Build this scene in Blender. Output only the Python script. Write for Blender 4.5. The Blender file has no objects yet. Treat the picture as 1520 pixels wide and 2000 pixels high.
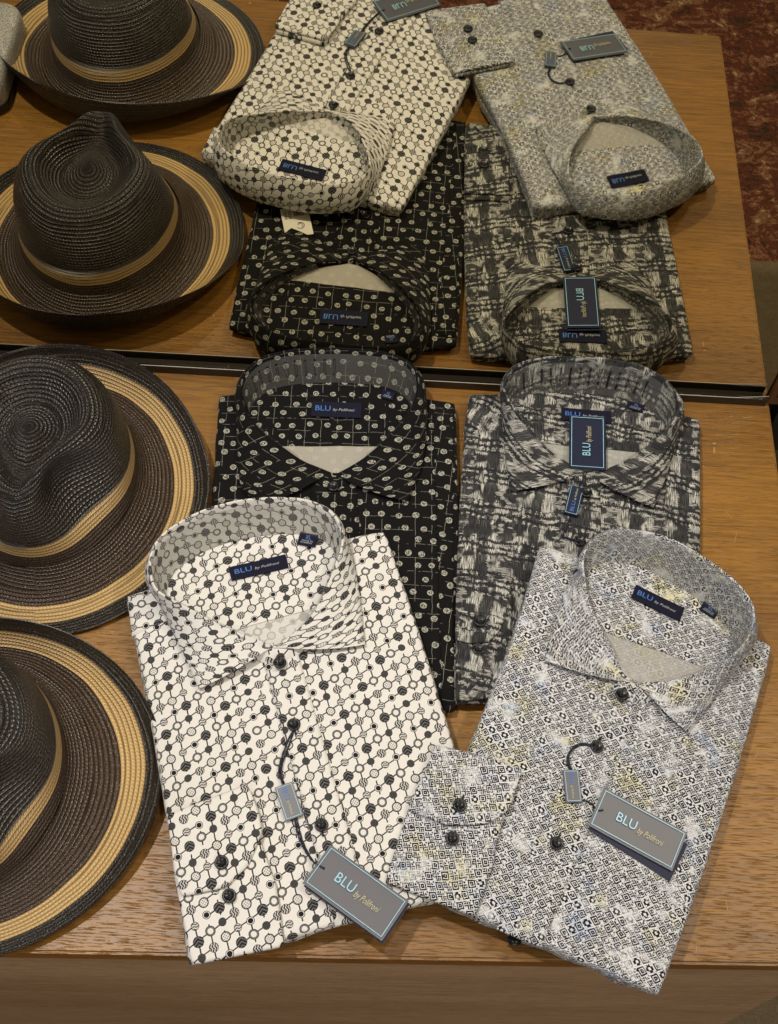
import bpy, math, random
import numpy as np
from mathutils import Vector, Matrix, noise as mnoise

random.seed(4)
sc = bpy.context.scene
COL = sc.collection
PI = math.pi

# ------------------------------------------------------------------ camera
F, PITCH, YAW, ROLL = 2418.37431, 0.5219732063, -0.0098387701, 0.0630604099
CAM = np.array([0.0, -0.7816561252, 1.0736767586])
PW, PH = 1520.0, 2000.0

def _rz(a): c, s = math.cos(a), math.sin(a); return np.array([[c, -s, 0], [s, c, 0], [0, 0, 1]])
def _rx(a): c, s = math.cos(a), math.sin(a); return np.array([[1, 0, 0], [0, c, -s], [0, s, c]])
RC = _rz(YAW) @ _rx(PITCH) @ _rz(ROLL)

def at(px, py, z):
    """world point at height z seen at a pixel of the photograph (2000 high)"""
    d = RC @ np.array([(px - PW / 2) / F, -(py - PH / 2) / F, -1.0])
    t = (z - CAM[2]) / d[2]
    return CAM + t * d

cam = bpy.data.cameras.new('camera'); camo = bpy.data.objects.new('camera', cam); COL.objects.link(camo)
M = Matrix([list(RC[0]) + [CAM[0]], list(RC[1]) + [CAM[1]], list(RC[2]) + [CAM[2]], [0, 0, 0, 1]])
camo.matrix_world = M
cam.sensor_fit = 'VERTICAL'; cam.sensor_height = 24.0; cam.sensor_width = 24.0 * PW / PH
cam.lens = F / PH * 24.0; cam.clip_start = 0.02; cam.clip_end = 60
sc.camera = camo
sc.render.resolution_x, sc.render.resolution_y = 778, 1024

# ------------------------------------------------------------------ node helper
class X:
    def __init__(s, nt, sock): s.nt, s.s = nt, sock
    def _m(s, op, *o, clamp=False):
        n = s.nt.nodes.new('ShaderNodeMath'); n.operation = op; n.use_clamp = clamp
        for i, v in enumerate((s,) + o):
            if isinstance(v, X): s.nt.links.new(v.s, n.inputs[i])
            else: n.inputs[i].default_value = float(v)
        return X(s.nt, n.outputs[0])
    def __add__(s, o): return s._m('ADD', o)
    __radd__ = __add__
    def __mul__(s, o): return s._m('MULTIPLY', o)
    __rmul__ = __mul__
    def __sub__(s, o): return s._m('SUBTRACT', o)
    def __rsub__(s, o): return (s * -1.0) + o
    def __truediv__(s, o): return s._m('DIVIDE', o)
    def __neg__(s): return s * -1.0
    def floor(s): return s._m('FLOOR')
    def frac(s): return s._m('FRACT')
    def mod(s, o): return s._m('FLOORED_MODULO', o)
    def abs(s): return s._m('ABSOLUTE')
    def sin(s): return s._m('SINE')
    def cos(s): return s._m('COSINE')
    def sqrt(s): return s._m('SQRT')
    def pow(s, o): return s._m('POWER', o)
    def lt(s, o): return s._m('LESS_THAN', o)
    def gt(s, o): return s._m('GREATER_THAN', o)
    def mx(s, o): return s._m('MAXIMUM', o)
    def mn(s, o): return s._m('MINIMUM', o)
    def clamp(s): return s._m('ADD', 0.0, clamp=True)
    def near(s, k): return (s - k).abs().lt(0.4)
    def step(s, a, b):
        n = s.nt.nodes.new('ShaderNodeMapRange'); n.interpolation_type = 'SMOOTHSTEP'
        s.nt.links.new(s.s, n.inputs[0]); n.inputs[1].default_value = a; n.inputs[2].default_value = b
        return X(s.nt, n.outputs[0])

def lerp(a, b, t): return a + (b - a) * t if isinstance(a, X) or isinstance(b, X) else t * (b - a) + a

class Mat:
    def __init__(s, name):
        s.m = bpy.data.materials.new(name); s.m.use_nodes = True; s.nt = s.m.node_tree
        s.b = s.nt.nodes['Principled BSDF']
    def uv(s):
        n = s.nt.nodes.new('ShaderNodeUVMap'); n.uv_map = 'UVMap'
        q = s.nt.nodes.new('ShaderNodeSeparateXYZ'); s.nt.links.new(n.outputs[0], q.inputs[0])
        return X(s.nt, q.outputs[0]), X(s.nt, q.outputs[1])
    def obj(s):
        n = s.nt.nodes.new('ShaderNodeTexCoord')
        q = s.nt.nodes.new('ShaderNodeSeparateXYZ'); s.nt.links.new(n.outputs['Object'], q.inputs[0])
        return [X(s.nt, q.outputs[i]) for i in range(3)]
    def vec(s, *c):
        n = s.nt.nodes.new('ShaderNodeCombineXYZ')
        for i, v in enumerate(c):
            if isinstance(v, X): s.nt.links.new(v.s, n.inputs[i])
            else: n.inputs[i].default_value = v
        return n.outputs[0]
    def noise(s, *c, scale=1.0, detail=2.0, rough=0.5, col=False):
        n = s.nt.nodes.new('ShaderNodeTexNoise'); n.inputs['Scale'].default_value = scale
        n.inputs['Detail'].default_value = detail; n.inputs['Roughness'].default_value = rough
        s.nt.links.new(s.vec(*c), n.inputs['Vector'])
        return X(s.nt, n.outputs['Fac'])
    def white(s, *c):
        n = s.nt.nodes.new('ShaderNodeTexWhiteNoise'); n.noise_dimensions = '3D'
        s.nt.links.new(s.vec(*c), n.inputs['Vector'])
        return X(s.nt, n.outputs['Value'])
    def voro(s, *c, scale=1.0, col=False):
        n = s.nt.nodes.new('ShaderNodeTexVoronoi'); n.inputs['Scale'].default_value = scale
        s.nt.links.new(s.vec(*c), n.inputs['Vector'])
        q = s.nt.nodes.new('ShaderNodeSeparateColor'); s.nt.links.new(n.outputs['Color'], q.inputs[0])
        return X(s.nt, n.outputs['Distance']), X(s.nt, q.outputs[0])
    def mix(s, fac, a, b):
        n = s.nt.nodes.new('ShaderNodeMix'); n.data_type = 'RGBA'
        for sock, v in ((n.inputs[0], fac), (n.inputs[6], a), (n.inputs[7], b)):
            if isinstance(v, X): s.nt.links.new(v.s, sock)
            elif isinstance(v, (int, float)): sock.default_value = v
            elif isinstance(v, tuple): sock.default_value = (*v, 1)
            else: s.nt.links.new(v, sock)
        return n.outputs[2]
    def grey(s, v):
        n = s.nt.nodes.new('ShaderNodeCombineColor')
        for i in range(3): s.nt.links.new(v.s, n.inputs[i])
        return n.outputs[0]
    def color(s, v):
        if isinstance(v, tuple): s.b.inputs['Base Color'].default_value = (*v, 1)
        else: s.nt.links.new(v, s.b.inputs['Base Color'])
    def set(s, **k):
        for a, v in k.items():
            sock = s.b.inputs[{'rough': 'Roughness', 'metal': 'Metallic', 'spec': 'Specular IOR Level', 'coat': 'Coat Weight',
                               'coatr': 'Coat Roughness', 'sheen': 'Sheen Weight'}[a]]
            if isinstance(v, X): s.nt.links.new(v.s, sock)
            else: sock.default_value = v
        return s
    def bump(s, h, dist=0.001, strength=1.0):
        n = s.nt.nodes.new('ShaderNodeBump'); n.inputs['Distance'].default_value = dist; n.inputs['Strength'].default_value = strength
        s.nt.links.new(h.s, n.inputs['Height']); s.nt.links.new(n.outputs[0], s.b.inputs['Normal'])

def plain(name, c, rough=0.5, spec=0.5, metal=0.0, vary=0.0):
    m = Mat(name); m.set(rough=rough, spec=spec, metal=metal)
    if vary:
        x, y, z = m.obj()
        n = m.noise(x, y, z, scale=180, detail=3)
        m.color(m.mix(n, tuple(v * (1 - vary) for v in c), tuple(v * (1 + vary) for v in c)))
    else: m.color(c)
    return m.m

# ------------------------------------------------------------------ shirt prints (uv in metres)
def cloth_finish(m, u, v, rough=0.85):
    w = (u * 9000.0).sin() * (v * 9000.0).sin()
    cr = m.noise(u, v, scale=38, detail=3)
    m.bump(w * 0.05 + cr * 1.2, 0.0022, 0.7)
    m.set(rough=rough, spec=0.12, sheen=0.02)

def circles_print(name, fade=0.0):
    m = Mat(name); u0, v0 = m.uv()
    u, v = u0 * 100, v0 * 100
    wq = m.noise(u, v, scale=0.55, detail=1); wr = m.noise(v, u + 4, scale=0.55, detail=1)
    u, v = u * 1.09 + (wq - 0.5) * 0.16, v * 1.09 + (wr - 0.5) * 0.16
    a, b, s = 1.20, 1.34, 0.38
    i = (u / a).floor(); du = ((u / a) - i - 0.5) * a
    w = (v - u * s) / b; j = w.floor()
    dl = (w - j - 0.5) * b
    h = m.white(i, j, 0.3); hl = m.white(i - 1, j, 0.3)
    k = (h * 0.999).mod(1.0)
    dv = dl + du * s + (m.white(i, j, 5.1) - 0.5) * 0.28
    d = (du * du + dv * dv).sqrt()
    T = (i * 2 + j * 3).mod(7)
    ang = du * 0.94 - dv * 0.34
    ink = None
    # chains and links
    line = du.abs().lt(0.062) * m.white(i, j, 2.2).gt(0.26)
    hr = lerp(hl, h, du.gt(0.0))
    link = dl.abs().lt(0.062) * hr.gt(0.14)
    val = 1.0 - line.mx(link) * 0.97
    def put(val, t, R, fill):
        sel = T.near(t) * d.lt(R)
        return lerp(val, fill, sel)
    chev = ((du.abs() * 0.8 + dv) * 19).sin()
    val = put(val, 0, 0.50, lerp(0.02, 0.20, chev.gt(0.5)))
    spk = ((du * 24).sin() * (dv * 24).sin()).gt(0.12)
    val = put(val, 1, 0.46, lerp(0.04, 0.98 - spk * 0.60, d.lt(0.35)))
    ring = d.lt(0.270) + (d - 0.345).abs().lt(0.022) * 0.35
    val = put(val, 2, 0.46, ring.mn(1.0) * 0.93 + 0.05)
    wav = ((dv + (du * 14).sin() * 0.05) * 27).sin()
    val = put(val, 3, 0.37, lerp(0.10, 0.82, wav.gt(0.0)) * d.lt(0.315) + 0.02)
    val = put(val, 4, 0.37, 0.035 + m.noise(u, v, scale=22) * 0.06)
    val = put(val, 5, 0.36, lerp(0.01, 0.9, d.gt(0.235) * d.lt(0.305)))
    sq = ((du + (dv * 15).sin() * 0.06) * 26).sin()
    val = put(val, 6, 0.43, lerp(0.02, 0.75, sq.gt(0.15)) * d.lt(0.39) + 0.01)
    val = val.clamp()
    val = val * (1 - fade) + fade * 0.80
    c = m.mix(val, (0.010, 0.010, 0.014), (0.80, 0.785, 0.755))
    m.color(c); cloth_finish(m, u0, v0); return m.m

def dots_print(name, fade=0.0):
    m = Mat(name); u0, v0 = m.uv(); u, v = u0 * 100, v0 * 100
    nx = m.noise(u, v, scale=0.9) - 0.5; ny = m.noise(v, u + 9, scale=0.9) - 0.5
    a, b = 1.66, 1.36
    r = (v / b).floor()
    uu = u / a + (r.mod(2)) * 0.5
    i = uu.floor(); h = m.white(i, r, 1.0); h2 = m.white(i, r, 7.0)
    du = (uu - i - 0.5) * a + (h - 0.5) * 0.62
    dv = (v / b - r - 0.5) * b + (h2 - 0.5) * 0.42
    d = (du * du + dv * dv * 1.1).sqrt() + nx * 0.18
    sk = m.noise(u, v, scale=9.0, detail=2)
    sk2 = m.noise(u, v, 3.0, scale=5.0, detail=3)
    disc = d.lt(0.312) * (1 - (d.lt(0.24) * sk.gt(0.49)) * 0.85) * (1 - sk2.gt(0.56) * 0.75)
    la, lb = 1.62, 1.48
    lx = ((u + nx * 0.22) / la); ly = ((v + ny * 0.22) / lb)
    br = m.noise(u, v, 1.0, scale=1.3, detail=2)
    wid = 0.004 + br * 0.013
    l1 = (lx.frac() - 0.5).abs().lt(wid) * m.noise((lx.floor()) * 7.3, v * 0.8, 2.0, scale=1.0).gt(0.47)
    l2 = (ly.frac() - 0.5).abs().lt(wid) * m.noise(u * 0.8, ly.floor() * 5.7, 4.0, scale=1.0).gt(0.47)
    val = disc.mx(l1.mx(l2) * 0.55)
    val = val * (1 - fade * 0.55)
    base = (0.0070, 0.0067, 0.0072) if not fade else (0.42, 0.40, 0.35)
    c = m.mix(val, base, (0.50, 0.50, 0.43) if not fade else (0.62, 0.60, 0.52))
    m.color(c); cloth_finish(m, u0, v0, 0.75); return m.m

def maze_print(name, fade=0.0):
    m = Mat(name); u0, v0 = m.uv(); u, v = u0 * 100, v0 * 100
    u, v = u * 0.86 + v * 0.12, v + u * 0.05
    u = u + (m.noise(u, v, scale=0.35) - 0.5) * 0.5; v = v + (m.noise(v, u + 7, scale=0.35) - 0.5) * 0.5
    P = 0.68
    x, y = (u + v) * 0.7071, (v - u) * 0.7071
    i, j = (x / P).floor(), (y / P).floor()
    fx, fy = (x / P - i - 0.5) * P, (y / P - j - 0.5) * P
    par = (i + j).mod(2)
    par3 = (m.white(i, j, 3.0) * 3.999).floor()
    sq = fx.abs().mx(fy.abs())
    per = 2 * PI / 0.155
    conc = (sq * per + 1.4).sin().gt(0.44)
    ha = (fx * per).sin().gt(0.44); hb = (fy * per).sin().gt(0.44)
    brk = (fy * 5.4 + (fx / 0.155).floor() * 1.7).sin().gt(0.93)
    brk2 = (fx * 5.4 + (fy / 0.155).floor() * 1.7).sin().gt(0.93)
    flower = ((fx * 13).cos() * (fy * 13).cos()).gt(0.18)
    tri = lerp(ha.mx(brk), hb.mx(brk2), fx.abs().gt(fy.abs()))
    odd = lerp(tri, lerp(flower, conc, sq.gt(0.27)), par3.near(1))
    val = lerp(conc, odd, par.near(1))
    bk = m.noise(x, y, 3.0, scale=4.5, detail=2, rough=0.7); bk2 = m.noise(x, y, 9.0, scale=4.2, detail=2, rough=0.7)
    val = (val + bk.step(0.60, 0.64)).mn(1.0) * (1 - bk2.step(0.60, 0.66))
    n1 = m.noise(u, v, scale=0.42, detail=4, rough=0.65)
    n2 = m.noise(u + 31, v, scale=0.30, detail=3, rough=0.6)
    n3 = m.noise(u, v + 57, scale=0.40, detail=4, rough=0.6)
    washed = n1.step(0.53, 0.67)
    val = (val + washed * 0.80).mn(1.0)
    val = val * (1 - fade) + fade * 0.72
    white = m.mix(n2.step(0.52, 0.70), (0.74, 0.755, 0.78), (0.73, 0.71, 0.52))
    white = m.mix(n3.step(0.55, 0.70) * 0.6, white, (0.46, 0.57, 0.80))
    if fade: white = m.mix(0.7, white, (0.62, 0.60, 0.55))
    c = m.mix(val, (0.012, 0.012, 0.020), white)
    m.color(c); cloth_finish(m, u0, v0); return m.m

def st_dark(vs): return vs * 0.03

def brush_print(name, fade=0.0):
    m = Mat(name); u0, v0 = m.uv(); u, v = u0 * 128, v0 * 128
    hs = m.noise(u * 0.7, v * 13.0, 1.0, scale=1.0, detail=3, rough=0.6)
    vs = m.noise(u * 13.0, v * 0.6, 5.0, scale=1.0, detail=3, rough=0.6)
    fr = m.noise(u * 8.0, v * 0.9, 8.0, scale=1.0, detail=2) - 0.5      # ragged ends of the strokes
    lw = m.noise(u * 0.5, v * 0.5, 2.5, scale=1.0, detail=1) - 0.5
    fru = m.noise(u * 0.9, v * 8.0, 4.0, scale=1.0, detail=2) - 0.5
    big = m.noise(u * 0.42, v * 0.42, 12.0, scale=1.0, detail=1)
    bu = m.noise(u * 1.15, v * 0.8, 6.0, scale=1.0, detail=1)
    bd = m.noise(u * 0.8, v * 1.2, 9.0, scale=1.0, detail=1)
    vv = v + u * 0.10 + fr * 1.0 + lw * 1.0
    uu = u - v * 0.04 + fru * 0.8 + lw * 1.2
    rowb = (vv * 2 * PI / 0.92).sin(); colb = (uu * 2 * PI / 3.1).sin(); colc = (uu * 2 * PI / 0.80).sin()
    rowz = (vv / 5.0).frac().lt(0.52); colz = (uu / 6.2).frac().lt(0.5)
    sv_ = vs.step(0.40, 0.58); sh_ = hs.step(0.40, 0.58)
    g = 0.012 + vs.step(0.40, 0.72) * 0.10 + big.step(0.40, 0.62) * sv_ * 0.07
    creamv = colb.gt(-0.15) * vs.step(0.42, 0.56) * big.step(0.44, 0.54) * (0.40 + vs * 0.95)
    creamh = rowb.gt(0.1) * rowz * sh_ * bu.step(0.44, 0.52) * 0.95
    g = g.mx(creamv).mx(creamh)
    g = g.mx((1 - colz) * sh_ * bd.step(0.50, 0.57) * 0.70)
    dk = ((1 - rowb.gt(-0.05)) * rowz * bd.step(0.38, 0.46)).mx(colz * (1 - colc.gt(-0.15)) * bu.step(0.44, 0.52) * rowz)
    g = lerp(g, st_dark(vs), dk * 0.94)
    g = g.clamp()
    g = g * (1 - fade) + fade * (0.60 + g * 0.2)
    c = m.mix(g, (0.012, 0.013, 0.018), (0.66, 0.655, 0.60))
    m.color(c); cloth_finish(m, u0, v0, 0.72); return m.m

def wood(name, c1, c2, rough=0.32, alongx=True):
    m = Mat(name); x, y, z = m.obj()
    if not alongx: x, y = y, x
    big = m.noise(x * 1.6, y * 9.0, z * 9, scale=1.0, detail=3)
    gr = m.noise(x * 16.0, y * 300.0, z * 300, scale=1.0, detail=4, rough=0.65)
    pore = m.noise(x * 60.0, y * 800.0, z * 800, scale=1.0, detail=2)
    f = big * 0.45 + gr * 0.55
    c = m.mix(f.step(0.30, 0.70), c1, c2)
    c = m.mix(pore.step(0.54, 0.70) * 0.42, c, tuple(v * 0.45 for v in c1))
    # worn pale scuffs
    scn = m.noise(x * 7, y * 60, z * 30, scale=1.0, detail=4, rough=0.7)
    patch = m.noise(x * 3, y * 5, z * 5, scale=1.0, detail=2)
    c = m.mix(scn.step(0.66, 0.76) * patch.step(0.52, 0.66) * 0.5, c, (0.55, 0.36, 0.19))
    m.color(c)
    m.set(rough=lerp(rough, rough + 0.16, gr), spec=0.45)
    m.bump(gr * 0.5 - pore.step(0.52, 0.72) * 1.0, 0.0005, 0.6)
    return m.m

def straw(name, stops):
    """stops: (distance along the profile in metres, colour)"""
    m = Mat(name); u, v = m.uv()
    p = 0.0040
    wob = m.noise(u * 14, v * 14, scale=1.0, detail=1) * 0.006
    w = v + wob
    f = (w / p).frac(); row = (w / p).floor()
    r = 1 - ((f - 0.5).abs() * 2).pow(3.0)
    ch = ((u / 0.0034 + (f - 0.5).abs() * 1.1 + m.white(row, 0.0, 0.0) * 3.0) * 2 * PI).sin()
    ramp = m.nt.nodes.new('ShaderNodeValToRGB'); ramp.color_ramp.interpolation = 'CONSTANT'
    L = stops[-1][0] * 1.05 + 0.02
    els = ramp.color_ramp.elements
    els[0].position = 0; els[0].color = (*stops[0][1], 1)
    els.remove(els[1])
    for d, c in stops[1:]:
        e = els.new(d / L); e.color = (*c, 1)
    m.nt.links.new((((row + 0.5) * p) / L).s, ramp.inputs[0])
    fib = m.noise(u * 900, v * 500, scale=1.0, detail=2)
    tone = 0.40 + 0.75 * r * (0.75 + ch * 0.25) * (fib + 0.45)
    mul = m.nt.nodes.new('ShaderNodeVectorMath'); mul.operation = 'SCALE'
    m.nt.links.new(ramp.outputs[0], mul.inputs[0]); m.nt.links.new(tone.s, mul.inputs['Scale'])
    fleck = m.noise(u * 620, v * 900, 2.0, scale=1.0, detail=1).step(0.63, 0.74) * r  # pale specks painted in as glints on the braid
    c = m.mix(fleck * 0.50, mul.outputs[0], (0.66, 0.60, 0.50))
    m.color(c)
    m.set(rough=0.35, spec=0.6)
    m.bump(r * 1.0 + ch * 0.28 * r + fib * 0.2, 0.0012, 0.9)
    return m.m

# ------------------------------------------------------------------ object helpers
def thing(name, label, cat, loc=(0, 0, 0), group=None):
    o = bpy.data.objects.new(name, None); COL.objects.link(o); o.location = loc
    o.empty_display_size = 0.02
    o['label'] = label; o['category'] = cat
    if group: o['group'] = group
    return o

def tag(o, label, cat, group=None):
    o['label'] = label; o['category'] = cat
    if group: o['group'] = group
    return o

def mesh(name, V, Fc, mat, parent=None, uv=None, smooth=True, label=None, kind=None, mats=None, fm=None):
    V = np.asarray(V, float)
    me = bpy.data.meshes.new(name)
    off = np.zeros(3)
    if parent is not None: off = np.array(parent_world(parent))
    me.from_pydata([tuple(p) for p in (V - off)], [], [tuple(f) for f in Fc])
    if uv is not None:
        l = me.uv_layers.new(name='UVMap')
        idx = np.empty(len(me.loops), dtype=np.int32); me.loops.foreach_get('vertex_index', idx)
        l.data.foreach_set('uv', np.asarray(uv, np.float32)[idx].ravel())
    me.materials.append(mat)
    for q in (mats or []): me.materials.append(q)
    if fm is not None: me.polygons.foreach_set('material_index', np.asarray(fm, np.int32))
    if smooth: me.polygons.foreach_set('use_smooth', np.ones(len(me.polygons), bool))
    me.update()
    o = bpy.data.objects.new(name, me); COL.objects.link(o)
    if parent is not None: o.parent = parent
    if label: o['label'] = label
    if kind: o['kind'] = kind
    return o

def parent_world(p):
    l = Vector((0, 0, 0))
    while p is not None:
        l += p.location; p = p.parent
    return l

def gridf(n, m, closed=False, base=0):
    """faces of an n x m vertex grid (n rows, m columns)"""
    f = []
    for a in range(n - 1):
        for b in range(m if closed else m - 1):
            c = (b + 1) % m
            f.append((base + a * m + b, base + a * m + c, base + (a + 1) * m + c, base + (a + 1) * m + b))
    return f

def box(name, x0, x1, y0, y1, z0, z1, mat, parent=None, bev=0.002, **k):
    import bmesh
    bm = bmesh.new(); bmesh.ops.create_cube(bm, size=1)
    bmesh.ops.scale(bm, vec=(x1 - x0, y1 - y0, z1 - z0), verts=bm.verts)
    bmesh.ops.translate(bm, vec=((x0 + x1) / 2, (y0 + y1) / 2, (z0 + z1) / 2), verts=bm.verts)
    if bev: bmesh.ops.bevel(bm, geom=bm.edges[:], offset=bev, segments=2, affect='EDGES')
    V = [tuple(v.co) for v in bm.verts]; bm.verts.index_update()
    Fc = [[v.index for v in f.verts] for f in bm.faces]; bm.free()
    return mesh(name, V, Fc, mat, parent, smooth=False, **k)

def tube(name, pts, r, mat, parent=None, n=8, twist=0.0, **k):
    P = resample(np.asarray(pts, float), max(12, len(pts) * 6), smooth=True)
    V = []
    for a in range(len(P)):
        t = P[min(a + 1, len(P) - 1)] - P[max(a - 1, 0)]; t = t / (np.linalg.norm(t) + 1e-12)
        u = np.cross(t, [0, 0, 1.0]); u = u / (np.linalg.norm(u) + 1e-9); w = np.cross(u, t)
        for b in range(n):
            ang = 2 * PI * b / n + twist * a
            rr = r * (1 + 0.25 * math.cos(2 * ang - twist * a * 3))
            V.append(P[a] + rr * (math.cos(ang) * u + math.sin(ang) * w))
    Fc = gridf(len(P), n, closed=True)
    Fc += [tuple(range(n))[::-1], tuple(range((len(P) - 1) * n, len(P) * n))]
    return mesh(name, V, Fc, mat, parent, **k)

def resample(P, n, smooth=False):
    P = np.asarray(P, float)
    if smooth and len(P) > 2:
        Q = []
        E = np.vstack([2 * P[0] - P[1], P, 2 * P[-1] - P[-2]])
        for i in range(1, len(E) - 2):
            p0, p1, p2, p3 = E[i - 1], E[i], E[i + 1], E[i + 2]
            for t in np.linspace(0, 1, 10, endpoint=False):
                Q.append(0.5 * ((2 * p1) + (-p0 + p2) * t + (2 * p0 - 5 * p1 + 4 * p2 - p3) * t * t + (-p0 + 3 * p1 - 3 * p2 + p3) * t ** 3))
        Q.append(P[-1]); P = np.array(Q)
    d = np.r_[0, np.cumsum(np.linalg.norm(np.diff(P, axis=0), axis=1))]
    t = np.linspace(0, d[-1], n)
    return np.stack([np.interp(t, d, P[:, k]) for k in range(P.shape[1])], 1)

def nz(x, y, z=0.0): return mnoise.noise(Vector((x, y, z)))

# text fitted into a rectangle of a flat frame
def lettering(name, txt, frame, rect, mat, parent, shear=0.0, lift=0.0004, extr=0.0001, offset=0.0, keep=True):
    O, ex, ey, n = frame
    cu = bpy.data.curves.new(name, 'FONT'); cu.body = txt; cu.shear = shear; cu.extrude = 0.0; cu.offset = offset; cu.size = 1.0
    cu.resolution_u = 3
    to = bpy.data.objects.new(name, cu); COL.objects.link(to)
    dg = bpy.context.evaluated_depsgraph_get(); dg.update()
    me = bpy.data.meshes.new_from_object(to.evaluated_get(dg))
    bpy.data.objects.remove(to); bpy.data.curves.remove(cu)
    V = np.array([v.co[:] for v in me.vertices]); Fc = [tuple(p.vertices) for p in me.polygons]
    bpy.data.meshes.remove(me)
    lo, hi = V[:, :2].min(0), V[:, :2].max(0)
    x0, y0, x1, y1 = rect
    q = (V[:, :2] - lo) / (hi - lo)
    W = O + np.outer(x0 + q[:, 0] * (x1 - x0), ex) + np.outer(y0 + q[:, 1] * (y1 - y0), ey) + n * lift
    return mesh(name, W, Fc, mat, parent, smooth=False)

def frame_of(TL, TR, BR, BL):
    """frame of a flat card: origin bottom left, unit axes, and its size"""
    TL, TR, BR, BL = map(np.asarray, (TL, TR, BR, BL))
    ex = (TR - TL + BR - BL) / 2; w = np.linalg.norm(ex); ex = ex / w
    ey = (TL - BL + TR - BR) / 2; ey = ey - ex * (ey @ ex); h = np.linalg.norm(ey); ey = ey / h
    n = np.cross(ex, ey)
    c = (TL + TR + BR + BL) / 4
    O = c - ex * w / 2 - ey * h / 2
    return (O, ex, ey, n), w, h

def card(name, fr, w, h, t, mat, parent, bow=0.0, off=(0, 0), rot=0.0, label=None):
    O, ex, ey, n = fr
    ca, sa = math.cos(rot), math.sin(rot)
    ns, nt = 13, 7
    V = []
    for side in (1, 0):
        for b in range(nt):
            for a in range(ns):
                x, y = a / (ns - 1) * w, b / (nt - 1) * h
                x2, y2 = x * ca - y * sa + off[0], x * sa + y * ca + off[1]
                V.append(O + ex * x2 + ey * y2 + n * (side * t - t + bow * ((a / (ns - 1) - .5) ** 2 * 4 - 1)))
    N = ns * nt
    Fc = gridf(nt, ns) + [f[::-1] for f in gridf(nt, ns, base=N)]
    per = [b for b in range(ns)] + [k * ns + ns - 1 for k in range(1, nt)] + [(nt - 1) * ns + k for k in range(ns - 2, -1, -1)] + [k * ns for k in range(nt - 2, 0, -1)]
    for k in range(len(per)):
        p, q = per[k], per[(k + 1) % len(per)]
        Fc.append((p, N + p, N + q, q))
    return mesh(name, V, Fc, mat, parent, smooth=False, label=label)

def border(name, fr, w, h, ins, lw, mat, parent, lift=0.0003):
    O, ex, ey, n = fr
    V = []
    for d in (ins, ins + lw):
        for x, y in ((d, d), (w - d, d), (w - d, h - d), (d, h - d)):
            V.append(O + ex * x + ey * y + n * lift)
    Fc = [(k, (k + 1) % 4, 4 + (k + 1) % 4, 4 + k) for k in range(4)]
    return mesh(name, V, Fc, mat, parent, smooth=False)

# ------------------------------------------------------------------ materials
M_top = wood('worn_wood', (0.145, 0.064, 0.0105), (0.36, 0.170, 0.024), 0.31)
M_apron = wood('front_wood', (0.30, 0.19, 0.095), (0.52, 0.36, 0.21), 0.4)
M_navy = plain('navy_label', (0.008, 0.009, 0.024), 0.8, 0.2)
M_card_sheen = plain('sheened_navy_card', (0.075, 0.078, 0.10), 0.42, 0.7, vary=0.06)  # navy card with its grey lamp sheen mixed into the base colour
M_cardnavy = plain('navy_card', (0.016, 0.020, 0.050), 0.5, 0.25)
M_cyan = plain('pale_blue_ink', (0.32, 0.62, 0.78), 0.35)
M_blue = plain('woven_blue', (0.07, 0.20, 0.58), 0.6)
M_gold = plain('pale_gold_ink', (0.50, 0.48, 0.30), 0.4)
M_greyink = plain('woven_grey', (0.40, 0.42, 0.46), 0.6)
M_button = plain('black_button', (0.006, 0.006, 0.008), 0.30, 0.5)
M_thread = plain('black_thread', (0.010, 0.010, 0.014), 0.8)
M_cord = plain('navy_cord', (0.008, 0.009, 0.026), 0.6)
M_white = plain('white_paper', (0.78, 0.74, 0.64), 0.6)
M_ink = plain('dark_ink', (0.03, 0.028, 0.03), 0.6)

# ------------------------------------------------------------------ setting
ZF = -0.55
def floor_mat(name, cols, sc1, border=False):
    m = Mat(name); x, y, z = m.obj()
    wx = m.noise(x, y, scale=14, detail=3) * 0.16; wy = m.noise(y, x + 5, scale=14, detail=3) * 0.16
    h = m.noise(x + wx, y + wy, scale=sc1, detail=4, rough=0.7)
    n = m.noise(x + wy, y, scale=70, detail=4, rough=0.7)
    f = h * 0.62 + n * 0.50
    c = m.mix(f.step(0.47, 0.51), cols[0], cols[1])
    c = m.mix(f.step(0.565, 0.60), c, cols[2])
    c = m.mix(f.step(0.64, 0.69), c, cols[3])
    fine = m.noise(x, y, scale=500, detail=2)
    c = m.mix(fine.step(0.35, 0.7) * 0.55, c, cols[4])
    m.color(c); m.set(rough=0.95, spec=0.1); m.bump(fine, 0.003, 0.6)
    return m.m
M_carpet = floor_mat('floral_carpet', ((0.034, 0.032, 0.018), (0.135, 0.040, 0.024), (0.26, 0.120, 0.062), (0.52, 0.38, 0.21), (0.05, 0.026, 0.016)), 22)
M_plainc = floor_mat('plain_carpet', ((0.16, 0.125, 0.075), (0.18, 0.14, 0.085), (0.20, 0.155, 0.095), (0.22, 0.17, 0.11), (0.11, 0.085, 0.05)), 60)
def sheet(name, x0, x1, y0, y1, z, mat):
    o = mesh(name, [(x0, y0, z), (x1, y0, z), (x1, y1, z), (x0, y1, z)], [(0, 1, 2, 3)], mat, smooth=False, kind='structure'); return o
sheet('carpet', -6, 6, -7, 3, ZF, M_carpet)
sheet('carpet_border', -6, 6, -0.69, 3, ZF + 0.004, M_plainc)
M_dark = plain('dark_laminate', (0.012, 0.010, 0.009), 0.5)

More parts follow.
